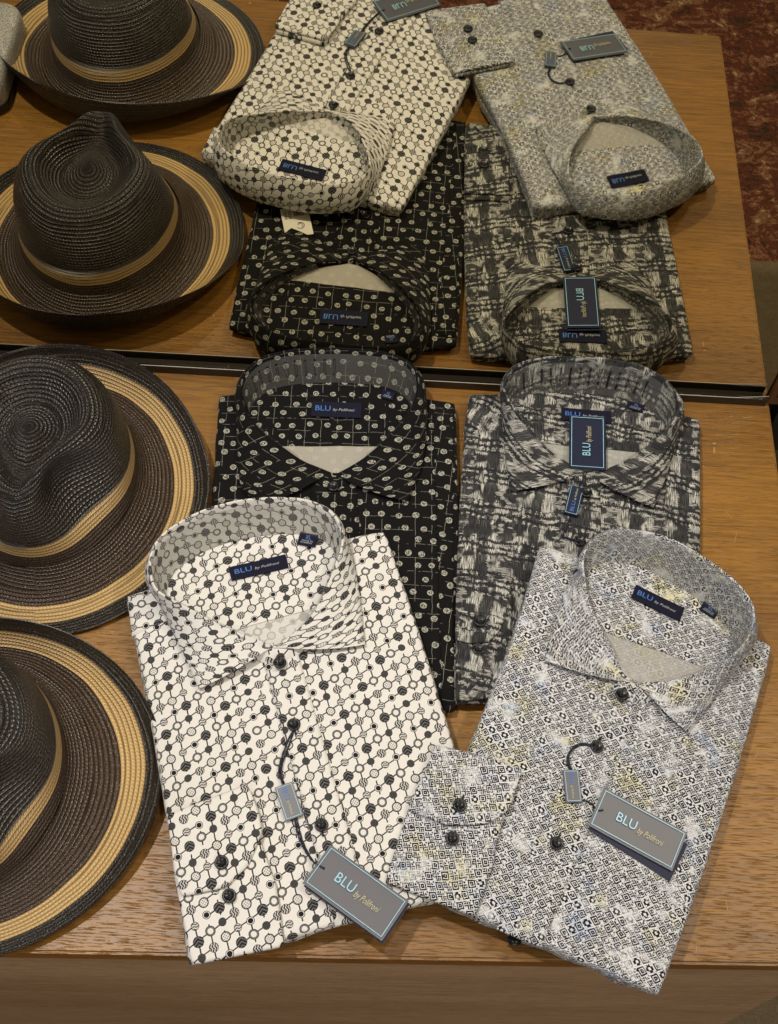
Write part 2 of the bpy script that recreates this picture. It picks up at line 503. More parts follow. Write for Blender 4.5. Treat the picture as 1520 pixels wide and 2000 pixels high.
# display table
TBL = thing('display_table', 'worn brown wooden table top carrying the hats and folded shirts', 'table', (0, -0.3, ZF))
EY = lambda x: -0.5915 + 0.034 * x
XL, XR = -0.95, 0.405
import bmesh
def prism(name, poly, z0, z1, mat, parent, bev=0.003):
    bm = bmesh.new()
    lo = [bm.verts.new((x, y, z0)) for x, y in poly]; hi = [bm.verts.new((x, y, z1)) for x, y in poly]
    bm.faces.new(lo[::-1]); bm.faces.new(hi); n = len(poly)
    for k in range(n): bm.faces.new((lo[k], lo[(k + 1) % n], hi[(k + 1) % n], hi[k]))
    if bev: bmesh.ops.bevel(bm, geom=bm.edges[:], offset=bev, segments=3, affect='EDGES')
    bm.verts.index_update()
    V = [tuple(v.co) for v in bm.verts]; Fc = [[v.index for v in f.verts] for f in bm.faces]; bm.free()
    return mesh(name, V, Fc, mat, parent, smooth=False)
prism('tabletop', [(XL, EY(XL)), (XR, EY(XR)), (XR, 0.012), (XL, 0.012)], -0.026, 0.0, M_top, TBL, 0.0025)
# front apron: a board standing under the front edge, reaching down to the carpet
def apron():
    yo = 0.004
    prof = [(XL, -0.0265), (0.4045, -0.0265), (0.4045, -0.548), (XL, -0.548)]
    V = [(x, EY(x) + yo, z) for x, z in prof] + [(x, EY(x) + yo + 0.02, z) for x, z in prof]
    n = len(prof)
    Fc = [tuple(range(n))[::-1], tuple(range(n, 2 * n))] + [(k, (k + 1) % n, n + (k + 1) % n, n + k) for k in range(n)]
    return mesh('front_panel', V, Fc, M_apron, TBL, smooth=False)
apron()
box('side_panel', 0.384, 0.4040, -0.549, 0.0, -0.545, -0.0265, M_apron, TBL)
# scuff marks in the varnish that read as shapes of their own
def scuff(px, py, w, h, rot=0.0):
    c = at(px, py, 0.0003)
    ca, sa = math.cos(rot), math.sin(rot)
    V = []
    for k in range(10):
        a = 2 * PI * k / 10; rr = 1 + 0.35 * nz(px + k * 3.1, py)
        x, y = w * rr * math.cos(a), h * rr * math.sin(a)
        V.append(c + np.array([x * ca - y * sa, x * sa + y * ca, 0]))
    return V
M_bare = plain('bare_wood', (0.40, 0.235, 0.105), 0.7)
for s_ in ((1395, 866, .0020, .0011, 0.0), (1395, 879, .0009, .0042, -.05), (209, 1836, .0017, .0015, 0), (1460, 815, .006, .0004, 0.2), (1423, 1005, .0003, .007, 0.5),
           (1437, 1050, .0003, .008, -0.3), (1478, 1475, .0003, .006, -0.6), (1420, 1770, .0004, .005, 0.1), (1360, 1855, .0003, .004, -0.2)):
    v = scuff(*s_)
    mesh('scuff_mark', v, [tuple(range(len(v)))], M_bare, TBL, smooth=False)

# mirror with its bottom channel
MIR = thing('wall_mirror', 'large upright mirror in a dark channel standing along the back of the table', 'mirror', (0, 0.0, 0))
mm = bpy.data.materials.new('mirror_silver'); mm.use_nodes = True
nt = mm.node_tree; nt.nodes.clear()
g = nt.nodes.new('ShaderNodeBsdfGlossy'); g.inputs['Color'].default_value = (0.69, 0.64, 0.48, 1); g.inputs['Roughness'].default_value = 0.004
on = nt.nodes.new('ShaderNodeOutputMaterial'); nt.links.new(g.outputs[0], on.inputs[0])
box('mirror_glass', -1.3, 0.4005, 0.0, 0.005, 0.001, 1.10, mm, MIR, bev=0)
M_chan = plain('dark_channel', (0.020, 0.015, 0.011), 0.35)
box('bottom_channel', -1.3, 0.4000, -0.0095, -0.0078, 0.0004, 0.0112, M_chan, MIR, bev=0.0004)
box('channel_bed', -1.3, 0.4000, -0.0077, -0.0004, 0.0004, 0.0022, M_chan, MIR, bev=0.0002)
M_trim = plain('bright_edge', (0.40, 0.37, 0.32), 0.35)
tube('edge_trim', [(-1.3, -0.0087, 0.0118), (-0.4, -0.0087, 0.0118), (0.2, -0.0087, 0.0118), (0.385, -0.0087, 0.0118), (0.3965, -0.0085, 0.0122), (0.3995, -0.008, 0.016)], 0.0004, M_trim, MIR)
# slotted upright beside the mirror
UPR = thing('slotted_upright', 'brown slotted shelving upright at the right end of the mirror', 'shelf upright', (0.41, 0, 0))
M_up = plain('bronze_metal', (0.16, 0.075, 0.028), 0.38, 0.5, 0.4)
x0, x1 = 0.4025, 0.4195
yA, yB = -0.006, 0.012
def upright():
    V, Fc = [], []
    def quad(a, b, c, d):
        k = len(V); V.extend((a, b, c, d)); Fc.append((k, k + 1, k + 2, k + 3))
    zs = [0.0]; z = 0.010
    slots = []
    while z < 0.95:
        slots.append((z, z + 0.016)); z += 0.026
    xa, xb = x0 + 0.006, x1 - 0.005
    zp = 0.0
    for a, b in slots + [(1.0, 1.0)]:
        quad((x0, yA, zp), (x1, yA, zp), (x1, yA, a), (x0, yA, a))
        if a < 1.0:
            quad((x0, yA, a), (xa, yA, a), (xa, yA, b), (x0, yA, b)); quad((xb, yA, a), (x1, yA, a), (x1, yA, b), (xb, yA, b))
            quad((xa, yA, a), (xa, yA + .006, a), (xa, yA + .006, b), (xa, yA, b)); quad((xb, yA, a), (xb, yA, b), (xb, yA + .006, b), (xb, yA + .006, a))
            quad((xa, yA, a), (xb, yA, a), (xb, yA + .006, a), (xa, yA + .006, a)); quad((xa, yA, b), (xa, yA + .006, b), (xb, yA + .006, b), (xb, yA, b))
        zp = b
    quad((x0, yA, 0), (x0, yA, 1.0), (x0, yB, 1.0), (x0, yB, 0)); quad((x1, yA, 0), (x1, yB, 0), (x1, yB, 1.0), (x1, yA, 1.0))
    quad((x0, yA, 0), (x0, yB, 0), (x1, yB, 0), (x1, yA, 0))
    mesh('slotted_strip', V, Fc, M_up, UPR, smooth=False)
    box('slot_backing', x0 + .001, x1 - .001, yA + .007, yB, 0.002, 0.998, M_dark, UPR, bev=0)
upright()
w_ = box('back_wall', 0.425, 3.0, 0.006, 0.05, -0.105, 2.2, M_dark, None, bev=0, kind='structure')
w2 = box('back_wall', -2.5, 0.424, 0.02, 0.05, ZF, 2.2, M_dark, None, bev=0, kind='structure')

# ------------------------------------------------------------------ shirts
def inv_bilin(c, p):
    """(s,t) of a point in the quad TL,TR,BR,BL (xy)"""
    s = t = 0.5
    TL, TR, BR, BL = [q[:2] for q in c]
    for _ in range(12):
        P = (1 - s) * (1 - t) * TL + s * (1 - t) * TR + s * t * BR + (1 - s) * t * BL
        ds = (1 - t) * (TR - TL) + t * (BR - BL); dt = (1 - s) * (BL - TL) + s * (BR - TR)
        r = p[:2] - P
        det = ds[0] * dt[1] - ds[1] * dt[0]
        s += (r[0] * dt[1] - r[1] * dt[0]) / det; t += (ds[0] * r[1] - ds[1] * r[0]) / det
    return s, t

class Shirt:
    def __init__(S, root, corners, ztop, zbot, bulge, mat, mat_faded, seed, bow=(0, 0, 0, 0)):
        S.root, S.mat, S.mf, S.seed = root, mat, mat_faded, seed
        S.zt, S.zb, S.bulge, S.bow = ztop, zbot, bulge, bow
        S.c = [at(px, py, z) for (px, py), z in zip(corners, ztop)]
        TL, TR, BR, BL = S.c
        ax = (TR - TL)[:2]; ax = ax / np.linalg.norm(ax); S.ax = ax
        S.ay = np.array([-ax[1], ax[0]])
        S.o = TL[:2]
    def uv(S, p): d = np.asarray(p)[:2] - S.o; return (d @ S.ax + 0.5, d @ S.ay + 0.8)
    def xy(S, s, t):
        TL, TR, BR, BL = [q[:2] for q in S.c]
        P = (1 - s) * (1 - t) * TL + s * (1 - t) * TR + s * t * BR + (1 - s) * t * BL
        b = S.bow
        P = P + S.ay * (b[0] * 4 * s * (1 - s) * (1 - t) - b[2] * 4 * s * (1 - s) * t) + S.ax * (b[1] * 4 * t * (1 - t) * s - b[3] * 4 * t * (1 - t) * (1 - s))
        return P
    def zst(S, s, t, raw=False):
        z = S.zt
        s = min(max(s, 0), 1); t = min(max(t, 0), 1)
        r = (1 - s) * (1 - t) * z[0] + s * (1 - t) * z[1] + s * t * z[2] + (1 - s) * t * z[3]
        r += S.bulge * (math.sin(PI * s) * math.sin(PI * t)) ** 0.6
        q = S.xy(s, t)
        r += 0.0022 * nz(q[0] * 16, q[1] * 16, S.seed) + 0.0010 * nz(q[0] * 48, q[1] * 38, S.seed + 3)
        return r
    def ztop(S, p): s, t = inv_bilin(S.c, np.asarray(p)); return S.zst(s, t)
    def on(S, px, py, dz=0.0):
        z = 0.03
        for _ in range(6):
            p = at(px, py, z); z = S.ztop(p) + dz
        return at(px, py, z)

    def slab(S, name, mat, ztf, zbf, inset=0.0, r=0.004, ns=56, nt=72, wob=0.0012):
        """a folded layer: top sheet with rounded folded edges going down to zbf"""
        def sp(n):
            u = np.linspace(0, 1, n); return u
        V, U = [], []
        L1 = np.linalg.norm(S.c[1] - S.c[0]); L2 = np.linalg.norm(S.c[3] - S.c[0])
        e1, e2 = (inset + r) / L1, (inset + r) / L2
        for t in sp(nt):
            tt = e2 + t * (1 - 2 * e2)
            for s in sp(ns):
                ss = e1 + s * (1 - 2 * e1)
                q = S.xy(ss, tt)
                V.append((q[0], q[1], ztf(ss, tt))); U.append(S.uv(q))
        Fc = [f[::-1] for f in gridf(nt, ns)]
        per = [k for k in range(ns)] + [k * ns + ns - 1 for k in range(1, nt)] + [(nt - 1) * ns + k for k in range(ns - 2, -1, -1)] + [k * ns for k in range(nt - 2, 0, -1)]
        n = len(per); P = np.array([V[k] for k in per])
        nr = np.zeros((n, 2))
        for k in range(n):
            d = P[(k + 1) % n, :2] - P[k - 1, :2]; d = d / (np.linalg.norm(d) + 1e-9)
            nr[k] = (-d[1], d[0])
        cen = P[:, :2].mean(0)
        if ((P[:, :2] - cen) * nr).sum() < 0: nr = -nr
        prev = per
        zt = P[:, 2]
        zbv = np.array([zbf(*inv_bilin(S.c, P[k])) for k in range(n)])
        R = 7
        for a in range(1, R + 1):
            ph = a / R * PI
            out = r * math.sin(min(ph, PI * 0.75))
            zz = 0.5 + 0.5 * math.cos(ph)
            cur = []
            for k in range(n):
                w = wob * nz(P[k, 0] * 45, P[k, 1] * 45, S.seed + 9)
                x, y = P[k, :2] + nr[k] * (out + w * math.sin(ph / 2))
                z = zbv[k] + (zt[k] - zbv[k]) * zz
                cur.append(len(V)); V.append((x, y, z))
                ud = S.uv(P[k, :2] + nr[k] * (out + (1 - zz) * (zt[k] - zbv[k]))); U.append(ud)
            for k in range(n):
                Fc.append((prev[k], prev[(k + 1) % n], cur[(k + 1) % n], cur[k]))
            prev = cur
        Fc.append(tuple(prev))
        return mesh(name, V, Fc, mat, S.root, uv=U)

    def body(S):
        zb = lambda s, t: (1 - s) * (1 - t) * S.zb[0] + s * (1 - t) * S.zb[1] + s * t * S.zb[2] + (1 - s) * t * S.zb[3]
        mid = lambda s, t: zb(s, t) * 0.5 + (S.zst(s, t) - 0.0) * 0.5
        S.slab('body', S.mat, lambda s, t: S.zst(s, t), lambda s, t: zb(s, t) * .45 + S.zst(s, t) * .55 - 0.001, r=0.004)
        S.slab('folded_back', S.mat, lambda s, t: zb(s, t) * .45 + S.zst(s, t) * .55 - 0.0015, zb, inset=0.0025, r=0.005, ns=40, nt=50, wob=0.003)

    def patch(S, name, quad, dz, mat, rot=0.0, ushift=(0.13, 0.07), n=(16, 40), edge=0.0012, parent=None, thick=None):
        """a piece of cloth lying on the body: quad in pixels (TL,TR,BR,BL)"""
        Q = [S.on(*q) for q in quad]
        V, U = [], []
        ns, nt = n
        ca, sa = math.cos(rot), math.sin(rot)
        for b in range(nt):
            t = b / (nt - 1)
            for a in range(ns):
                s = a / (ns - 1)
                p = (1 - s) * (1 - t) * Q[0] + s * (1 - t) * Q[1] + s * t * Q[2] + (1 - s) * t * Q[3]
                ed = a in (0, ns - 1) or b in (0, nt - 1)
                z = S.ztop(p) + (dz if not ed else -0.0006)
                if ed:
                    pass
                V.append((p[0], p[1], z))
                u, v = S.uv(p); U.append((u * ca - v * sa + ushift[0], u * sa + v * ca + ushift[1]))
        # pull the first inner ring out to the edge for a crisp folded edge
        A = np.array(V).reshape(nt, ns, 3); B = A.copy()
        g = 0.04
        B[1, :, :2] = A[0, :, :2] * (1 - g) + A[1, :, :2] * g; B[-2, :, :2] = A[-1, :, :2] * (1 - g) + A[-2, :, :2] * g
        C = B.copy()
        C[:, 1, :2] = B[:, 0, :2] * (1 - g) + B[:, 1, :2] * g; C[:, -2, :2] = B[:, -1, :2] * (1 - g) + B[:, -2, :2] * g
        U = []
        for p in C.reshape(-1, 3):
            u, v = S.uv(p); U.append((u * ca - v * sa + ushift[0], u * sa + v * ca + ushift[1]))
        return mesh(name, C.reshape(-1, 3), [f[::-1] for f in gridf(nt, ns)], mat, parent or S.root, uv=U)

    def flap(S, name, poly, dz0, dz1, rot=0.0, ushift=(0.05, 0.11), parent=None, r=0.0022, tilt=None):
        """a padded piece with a free outline (pixels) between heights dz0 and dz1 above the body plane"""
        P = []
        for i, (x, y) in enumerate(poly):
            p = at(x, y, S.ztop_plane(x, y, dz1)); P.append(p)
        P = np.array(P)
        n0 = 90
        Pc = resample(np.vstack([P, P[:1]]), n0 + 1)[:-1]
        k = np.roll(Pc, 1, 0) * .25 + Pc * .5 + np.roll(Pc, -1, 0) * .25
        Pc = k
        d = np.roll(Pc, -1, 0) - np.roll(Pc, 1, 0)
        nr = np.stack([-d[:, 1], d[:, 0]], 1); nr /= np.linalg.norm(nr, axis=1)[:, None] + 1e-9
        cen = Pc.mean(0)
        if ((Pc[:, :2] - cen[:2]) * nr).sum() < 0: nr = -nr
        V, U = [], []
        rings = []
        ca, sa = math.cos(rot), math.sin(rot)
        def put(q):
            V.append(tuple(q)); u, v = S.uv(q); U.append((u * ca - v * sa + ushift[0], u * sa + v * ca + ushift[1])); return len(V) - 1
        th = dz1 - dz0
        for off, dz in ((-r, -th), (0.0, -th * .75), (0.0, -th * 0.35), (-r * .4, -th * .08), (-r * 1.3, 0.0)):
            ring = []
            for i in range(n0):
                q = Pc[i].copy(); q[:2] += nr[i] * off; q[2] += dz + 0.0004 * nz(q[0] * 90, q[1] * 90, S.seed)
                ring.append(put(q))
            rings.append(ring)
        for f in (0.8, 0.6, 0.4, 0.2):
            ring = []
            base = np.array([V[k] for k in rings[4]])
            for i in range(n0):
                q = cen + (base[i] - cen) * f
                q[2] += 0.0006 * nz(q[0] * 50, q[1] * 50, S.seed + 2)
                ring.append(put(q))
            rings.append(ring)
        c = put(cen)
        Fc = []
        for a in range(len(rings) - 1):
            for i in range(n0):
                j = (i + 1) % n0
                Fc.append((rings[a][i], rings[a][j], rings[a + 1][j], rings[a + 1][i]))
        for i in range(n0): Fc.append((rings[-1][i], rings[-1][(i + 1) % n0], c))
        ar = ((Pc[:, 0] * np.roll(Pc[:, 1], -1)) - (np.roll(Pc[:, 0], -1) * Pc[:, 1])).sum()
        if ar < 0: Fc = [f[::-1] for f in Fc]
        return mesh(name, V, Fc, S.mat, parent or S.root, uv=U)
    def ztop_plane(S, px, py, dz):
        z = 0.03
        for _ in range(6):
            p = at(px, py, z); s, t = inv_bilin(S.c, p)
            z = S.zst(min(max(s, 0.0), 1), min(max(t, 0.0), 1)) + dz
        return z

    def collar(S, ridge, leafL, leafR, zV, zB, neck=0.86, stand=True, insert=0.3, seam=0.42, slots=None):
        N = 97
        f = np.linspace(0, 1, N)
        R2 = resample(np.array(ridge, float), 400, smooth=True)
        # height along the ridge: low at the front join, high behind the neck
        fr = np.linspace(0, 1, 400)
        up = np.sin(PI * fr) ** 0.9
        W = np.array([at(x, y, zV + (zB - zV) * a) for (x, y), a in zip(R2, up)])
        R = resample(W, N)
        for k in range(N): R[k, 2] += 0.0008 * nz(k * 0.25, S.seed)
        V0 = (R[0] + R[-1]) / 2
        bdir = R[N // 2][:2] - V0[:2]; Lb = np.linalg.norm(bdir); bdir = bdir / Lb
        adir = np.array([bdir[1], -bdir[0]])
        loc = np.stack([(R[:, :2] - V0[:2]) @ adir, (R[:, :2] - V0[:2]) @ bdir], 1)
        def wp(a, b, z): q = V0[:2] + adir * a + bdir * b; return np.array([q[0], q[1], z])
        # plan outward normals of the ridge
        d = np.gradient(loc, axis=0); nr = np.stack([-d[:, 1], d[:, 0]], 1); nr /= np.linalg.norm(nr, axis=1)[:, None] + 1e-9
        cen = loc.mean(0)
        if ((loc - cen) * nr).sum() < 0: nr = -nr
        # neckline on the inside
        NK = []
        for k in range(N):
            a = loc[k, 0] * 0.90; b = loc[k, 1] * neck + 0.002
            q = wp(a, b, 0); NK.append(np.array([q[0], q[1], min(S.ztop(q) + 0.0012, R[k, 2] - 0.003)]))
        NK = np.array(NK)
        # leaf edge: left point ... behind ... right point
        left = [S.on(x, y, 0.0062) for x, y in leafL]; right = [S.on(x, y, 0.0062) for x, y in leafR]
        back = []
        for k in range(N // 5 + 6, N - N // 5 - 5, 4):
            q = loc[k] + nr[k] * 0.0065
            w = wp(q[0], q[1], 0); back.append(np.array([w[0], w[1], S.ztop(w) + 0.0030]))
        kL = int(N * 0.36); 
        E = np.array(left + [b for b in back if (np.linalg.norm(b - left[-1]) > .018 and np.linalg.norm(b - right[-1]) > .018)] + right[::-1])
        E = resample(E, 400, smooth=True)
        # match by angle about the neck centre so that columns do not shear
        d1 = np.r_[0, np.cumsum(np.linalg.norm(np.diff(R[:, :2], axis=0), axis=1))]; d1 /= d1[-1]
        d2 = np.r_[0, np.cumsum(np.linalg.norm(np.diff(E[:, :2], axis=0), axis=1))]; d2 /= d2[-1]
        E = np.stack([np.interp(d1, d2, E[:, k]) for k in range(3)], 1)
        E[:, 2] = [max(e[2], 0.001) for e in E]
        arc = np.r_[0, np.cumsum(np.linalg.norm(np.diff(R, axis=0), axis=1))]
        V, U = [], []
        # outer leaf: underside edge, edge, bulged fall, ridge, inner lip, stand down to neckline
        rows = []
        def row(P, vv):
            rows.append((P, vv))
        nr3 = np.stack([nr[:, 0, None] * adir[0] + nr[:, 1, None] * bdir[0], nr[:, 0, None] * adir[1] + nr[:, 1, None] * bdir[1]], 2)[:, 0, :]
        nrm = np.concatenate([nr3, np.zeros((N, 1))], 1)
        Hh = np.linalg.norm(E - R, axis=1)
        under = E.copy(); under = E * 0.93 + R * 0.07; under[:, 2] -= 0.0012
        row(under - nrm * 0.001, -Hh * 0.93)
        row(E - np.array([0, 0, 0.0006]), -Hh * 0.995)
        row(E * .995 + R * .005 + nrm * 0.0003 + np.array([0, 0, 0.0002]), -Hh)
        for a in (0.10, 0.22, 0.36, 0.5, 0.64, 0.78, 0.9):
            P = E * (1 - a) + R * a
            P = P + nrm * (0.0045 * math.sin(PI * a) ** 0.8) * np.clip(Hh / 0.04, 0.3, 1)[:, None]
            P[:, 2] += 0.0012 * math.sin(PI * a)
            row(P, -Hh * (1 - a))
        row(R + nrm * 0.0011 - np.array([0, 0, 0.0016]), -Hh * 0.03)
        row(R + nrm * 0.0004 - np.array([0, 0, 0.0003]), Hh * 0.0)
        row(R - nrm * 0.0006 - np.array([0, 0, 0.0002]), Hh * 0.0 + 0.001)
        row(R - nrm * 0.0012 - np.array([0, 0, 0.0014]), Hh * 0.0 + 0.002)
        for a in (0.2, 0.45, 0.7, 0.9, 1.0):
            P = (R - nrm * 0.0012) * (1 - a) + NK * a
            P[:, :2] += nr3 * (0.0020 * math.sin(PI * a))
            row(P, np.full(N, 0.002) + a * np.linalg.norm(R - NK, axis=1))
        for P, vv in rows:
            for k in range(N):
                V.append(P[k]); U.append((arc[k] + 0.03 * S.seed, (vv[k] if np.ndim(vv) else vv) + 0.3))
        Fc = gridf(len(rows), N)
        col = mesh('collar', V, Fc, S.mat, S.root, uv=U)
        # stand that closes the collar at the front, with the leaf lying on it
        bandV, bandU = [], []
        K = 41
        idx = [N - 1 - k for k in range(20, -1, -1)] + [k for k in range(0, 21)]
        for a in np.linspace(0, 1, 6):
            for q, k in enumerate(idx):
                e = abs(q - 20.5) / 20.5
                P = R[k] - nrm[k] * 0.0016 - np.array([0, 0, 0.0022])
                out = wp(loc[k, 0] * (1.0 if e < .4 else 1.0), loc[k, 1] - 0.016 * (1 - e) ** 0.6 - 0.001, 0)
                out[2] = S.ztop(out) + 0.0008
                pt = P * (1 - a) + out * a; pt[2] += 0.0022 * math.sin(PI * a)
                bandV.append(pt); bandU.append((q * 0.004 + 0.6, a * 0.016 + 0.4))
        mesh('collar_stand', bandV, gridf(6, len(idx)), S.mat, S.root, uv=bandU)
        # clear plastic support standing inside the collar
        iv, iu = [], []
        k0, k1 = 7, N - 8
        for a in np.linspace(0.10, 0.93, 6):
            for k in range(k0, k1):
                P = (R[k] - nrm[k] * 0.0032) * (1 - a) + (NK[k] - nrm[k] * 0.0015) * a
                iv.append(P); iu.append((arc[k], a))
        if insert:
            ins = mesh('plastic_support', iv, gridf(6, k1 - k0), slots or M_clear, S.root, uv=iu)
        # inside of the back: yoke with the label, plain wrong side below its seam
        nl = np.stack([(NK[:, :2] - V0[:2]) @ adir, (NK[:, :2] - V0[:2]) @ bdir], 1)
        bmax = nl[:, 1].max(); km = int(np.argmax(nl[:, 1]))
        A, B_ = nl[:km + 1], nl[km:][::-1]
        bs = np.linspace(0.0, bmax * 0.999, 46)
        def half(H, b):
            o = np.argsort(H[:, 1]); return np.interp(b, H[o, 1], H[o, 0])
        for nm, lo, hi, mt, dz in (('inner_back', 0.0, seam * bmax, S.mf, 0.0024), ('inner_yoke', seam * bmax, bmax * 0.999, S.mat, 0.0032)):
            V, U = [], []
            for b in np.linspace(lo, hi, 40):
                a0, a1 = half(A, b), half(B_, b)
                for s in np.linspace(-0.02, 1.02, 30):
                    w = wp(a0 + (a1 - a0) * s, b, 0); w[2] = S.ztop(w) + dz
                    V.append(w); u, v = S.uv(w); U.append((u + 0.21, v + 0.17))
            Fc = gridf(40, 30)
            mesh(nm, V, Fc, mt, S.root, uv=U)
        S.R, S.NK = R, NK
        return col

    def button(S, px, py, dz=0.002, r=0.0058, hole=None, lean=(0, 0), stand=False):
        p = S.on(px, py, dz)
        prof = [(0.0, 0.0), (r * .8, 0.0), (r, 0.0008), (r, 0.0017), (r * .88, 0.0024), (r * .72, 0.0023), (r * .62, 0.0016), (0.0, 0.0015)]
        n = 28; V, Fc = [], []
        rot = Matrix.Rotation(lean[0], 3, 'X') @ Matrix.Rotation(lean[1], 3, 'Y')
        for rr, z in prof:
            for k in range(n):
                a = 2 * PI * k / n
                q = rot @ Vector((rr * math.cos(a), rr * math.sin(a), z)); V.append(p + np.array(q))
        Fc = gridf(len(prof), n, closed=True)
        b = mesh('button', V, Fc, M_button, S.root)
        # crossed sewing thread through the four holes
        tv, tf = [], []
        for sg in (1, -1):
            for k in range(6):
                x = -r * .36 + k / 5 * r * .72; zz = 0.0017 + 0.0006 * math.sin(PI * k / 5)
                for w in (-1, 1):
                    q = rot @ Vector((x * .7 + w * 0.0004 * sg, x * .7 * sg - w * 0.0004, zz)); tv.append(p + np.array(q))
            b0 = 12 * (0 if sg == 1 else 1)
            tf += [(b0 + 2 * k, b0 + 2 * k + 1, b0 + 2 * k + 3, b0 + 2 * k + 2) for k in range(5)]
        mesh('thread', tv, tf, M_thread, b)
        if hole is not None:
            h = S.on(px + hole[0], py + hole[1], dz - 0.0008)
            d = h - p; d[2] = 0; L = np.linalg.norm(d); d /= L; w = np.array([-d[1], d[0], 0])
            e = p + d * (r + 0.004)
            V = []
            for s in np.linspace(0, 1, 6):
                for q in (-1, 0, 1):
                    V.append(p + d * (r * .7 + s * (r * .3 + 0.0040)) + w * q * 0.0008 + np.array([0, 0, 0.0004 + 0.0004 * (q == 0)]))
            mesh('buttonhole', V, gridf(6, 3), M_thread, S.root)
        return b

    def label_patch(S, name, quad, texts, dz=0.0058):
        Q = [S.on(x, y, dz) for x, y in quad]
        fr, w, h = frame_of(*Q)
        lp = card(name, fr, w, h, 0.0008, M_navy, S.root, bow=0.0003)
        for txt, rect, mt, sh in texts:
            lettering('lettering', txt, fr, (rect[0] * w, rect[1] * h, rect[2] * w, rect[3] * h), mt, lp, shear=sh, lift=0.0005)
        return lp

def clear_mat(name, slots):
    m = bpy.data.materials.new(name); m.use_nodes = True; nt = m.node_tree
    out = nt.nodes['Material Output']; b = nt.nodes['Principled BSDF']
    b.inputs['Base Color'].default_value = (0.42, 0.42, 0.40, 1); b.inputs['Roughness'].default_value = 0.22
    tr = nt.nodes.new('ShaderNodeBsdfTransparent'); tr.inputs[0].default_value = (0.93, 0.93, 0.91, 1)
    mx = nt.nodes.new('ShaderNodeMixShader')
    q = Mat.__new__(Mat); q.m, q.nt, q.b = m, nt, b
    u, v = q.uv()
    if slots:
        f = (u / 0.0105).frac()
        on = (f - 0.5).abs().lt(0.13) * (v - 0.48).abs().lt(0.24) * u.gt(slots[0]) * u.lt(slots[1])
        inn = (f - 0.5).abs().lt(0.07) * (v - 0.48).abs().lt(0.19)
        edge = on * (1 - inn * slots[2])
        q.color(q.mix(edge, (0.42, 0.42, 0.40), (0.01, 0.01, 0.012)))
        fac = edge * 0.38 + 0.15
        nt.links.new(fac.s, mx.inputs[0])
    else:
        mx.inputs[0].default_value = 0.2
    nt.links.new(tr.outputs[0], mx.inputs[1]); nt.links.new(b.outputs[0], mx.inputs[2]); nt.links.new(mx.outputs[0], out.inputs[0])
    return m
M_clear = clear_mat('clear_plastic', None)
M_clear_slots = clear_mat('clear_slotted_plastic', (0.10, 0.30, 0.0))
M_clear_slots2 = clear_mat('clear_slot_outlines', (0.10, 0.26, 1.0))

def zz(pts, sx, ox, oy): return [(ox + x / sx, oy + y / sx) for x, y in pts]
GRP = 'folded dress shirts on the table'
BLU = lambda x0, x1, x2, x3, y0=.36, y1=.70: [('BLU', (x0, y0, x1, y1), M_blue, 0), ('by Polifroni', (x2, y0 - .04, x3, y1 - .14), M_greyink, 0.28)]
SIZE = lambda t: [(t, (.36, .50, .66, .82), M_blue, 0), ('MADE IN', (.22, .30, .80, .42), M_greyink, 0), ('MYANMAR', (.16, .14, .80, .26), M_greyink, 0)]

def make_dots():
    root = thing('dress_shirt', 'black dress shirt printed with cream dots and broken thin grid lines', 'shirt', (-0.055, -0.20, 0), GRP)
    S = Shirt(root, [(427, 771), (890, 785), (889, 1390), (404, 1372)], (.016, .016, .016, .016), (.001, .001, .001, .001), .0045,
              dots_print('dotted_black_cloth'), dots_print('dotted_cloth_wrong_side', 1.0), 1, bow=(0.010, 0.003, 0, 0.002))
    S.body()
    rg = [(645, 923)] + zz([(600, 800), (510, 745), (380, 650), (270, 540), (215, 430), (200, 360), (230, 270), (330, 180), (500, 132), (750, 120), (1000, 132), (1180, 180),
                            (1270, 270), (1282, 350), (1265, 420), (1200, 530), (1100, 640), (960, 765), (800, 862)], 3.04, 400, 640) + [(650, 924)]
    S.collar(rg, [(508, 990), (472, 950), (466, 900), (463, 850), (462, 800), (464, 775)], [(796, 979), (812, 940), (826, 900), (833, 840), (834, 800), (829, 765)],
             0.026, 0.052, neck=0.83, seam=0.30, slots=M_clear_slots2)
    S.patch('placket', [(606, 930), (696, 930), (726, 1380), (622, 1380)], 0.0013, S.mat, ushift=(0.031, 0.02))
    S.patch('folded_sleeve', [(846, 800), (884, 800), (887, 1378), (864, 1378)], 0.0018, S.mat, rot=0.12, ushift=(.2, .03))
    S.button(651, 951, 0.004, hole=None)
    S.button(668, 1050, 0.0025)
    S.label_patch('neck_label', [(609, 783), (707, 787), (706, 816), (608, 812)], BLU(.08, .38, .43, .86))
    S.label_patch('size_label', [(749, 761), (773, 767), (767, 782), (743, 775)], SIZE('XL'))
    return S

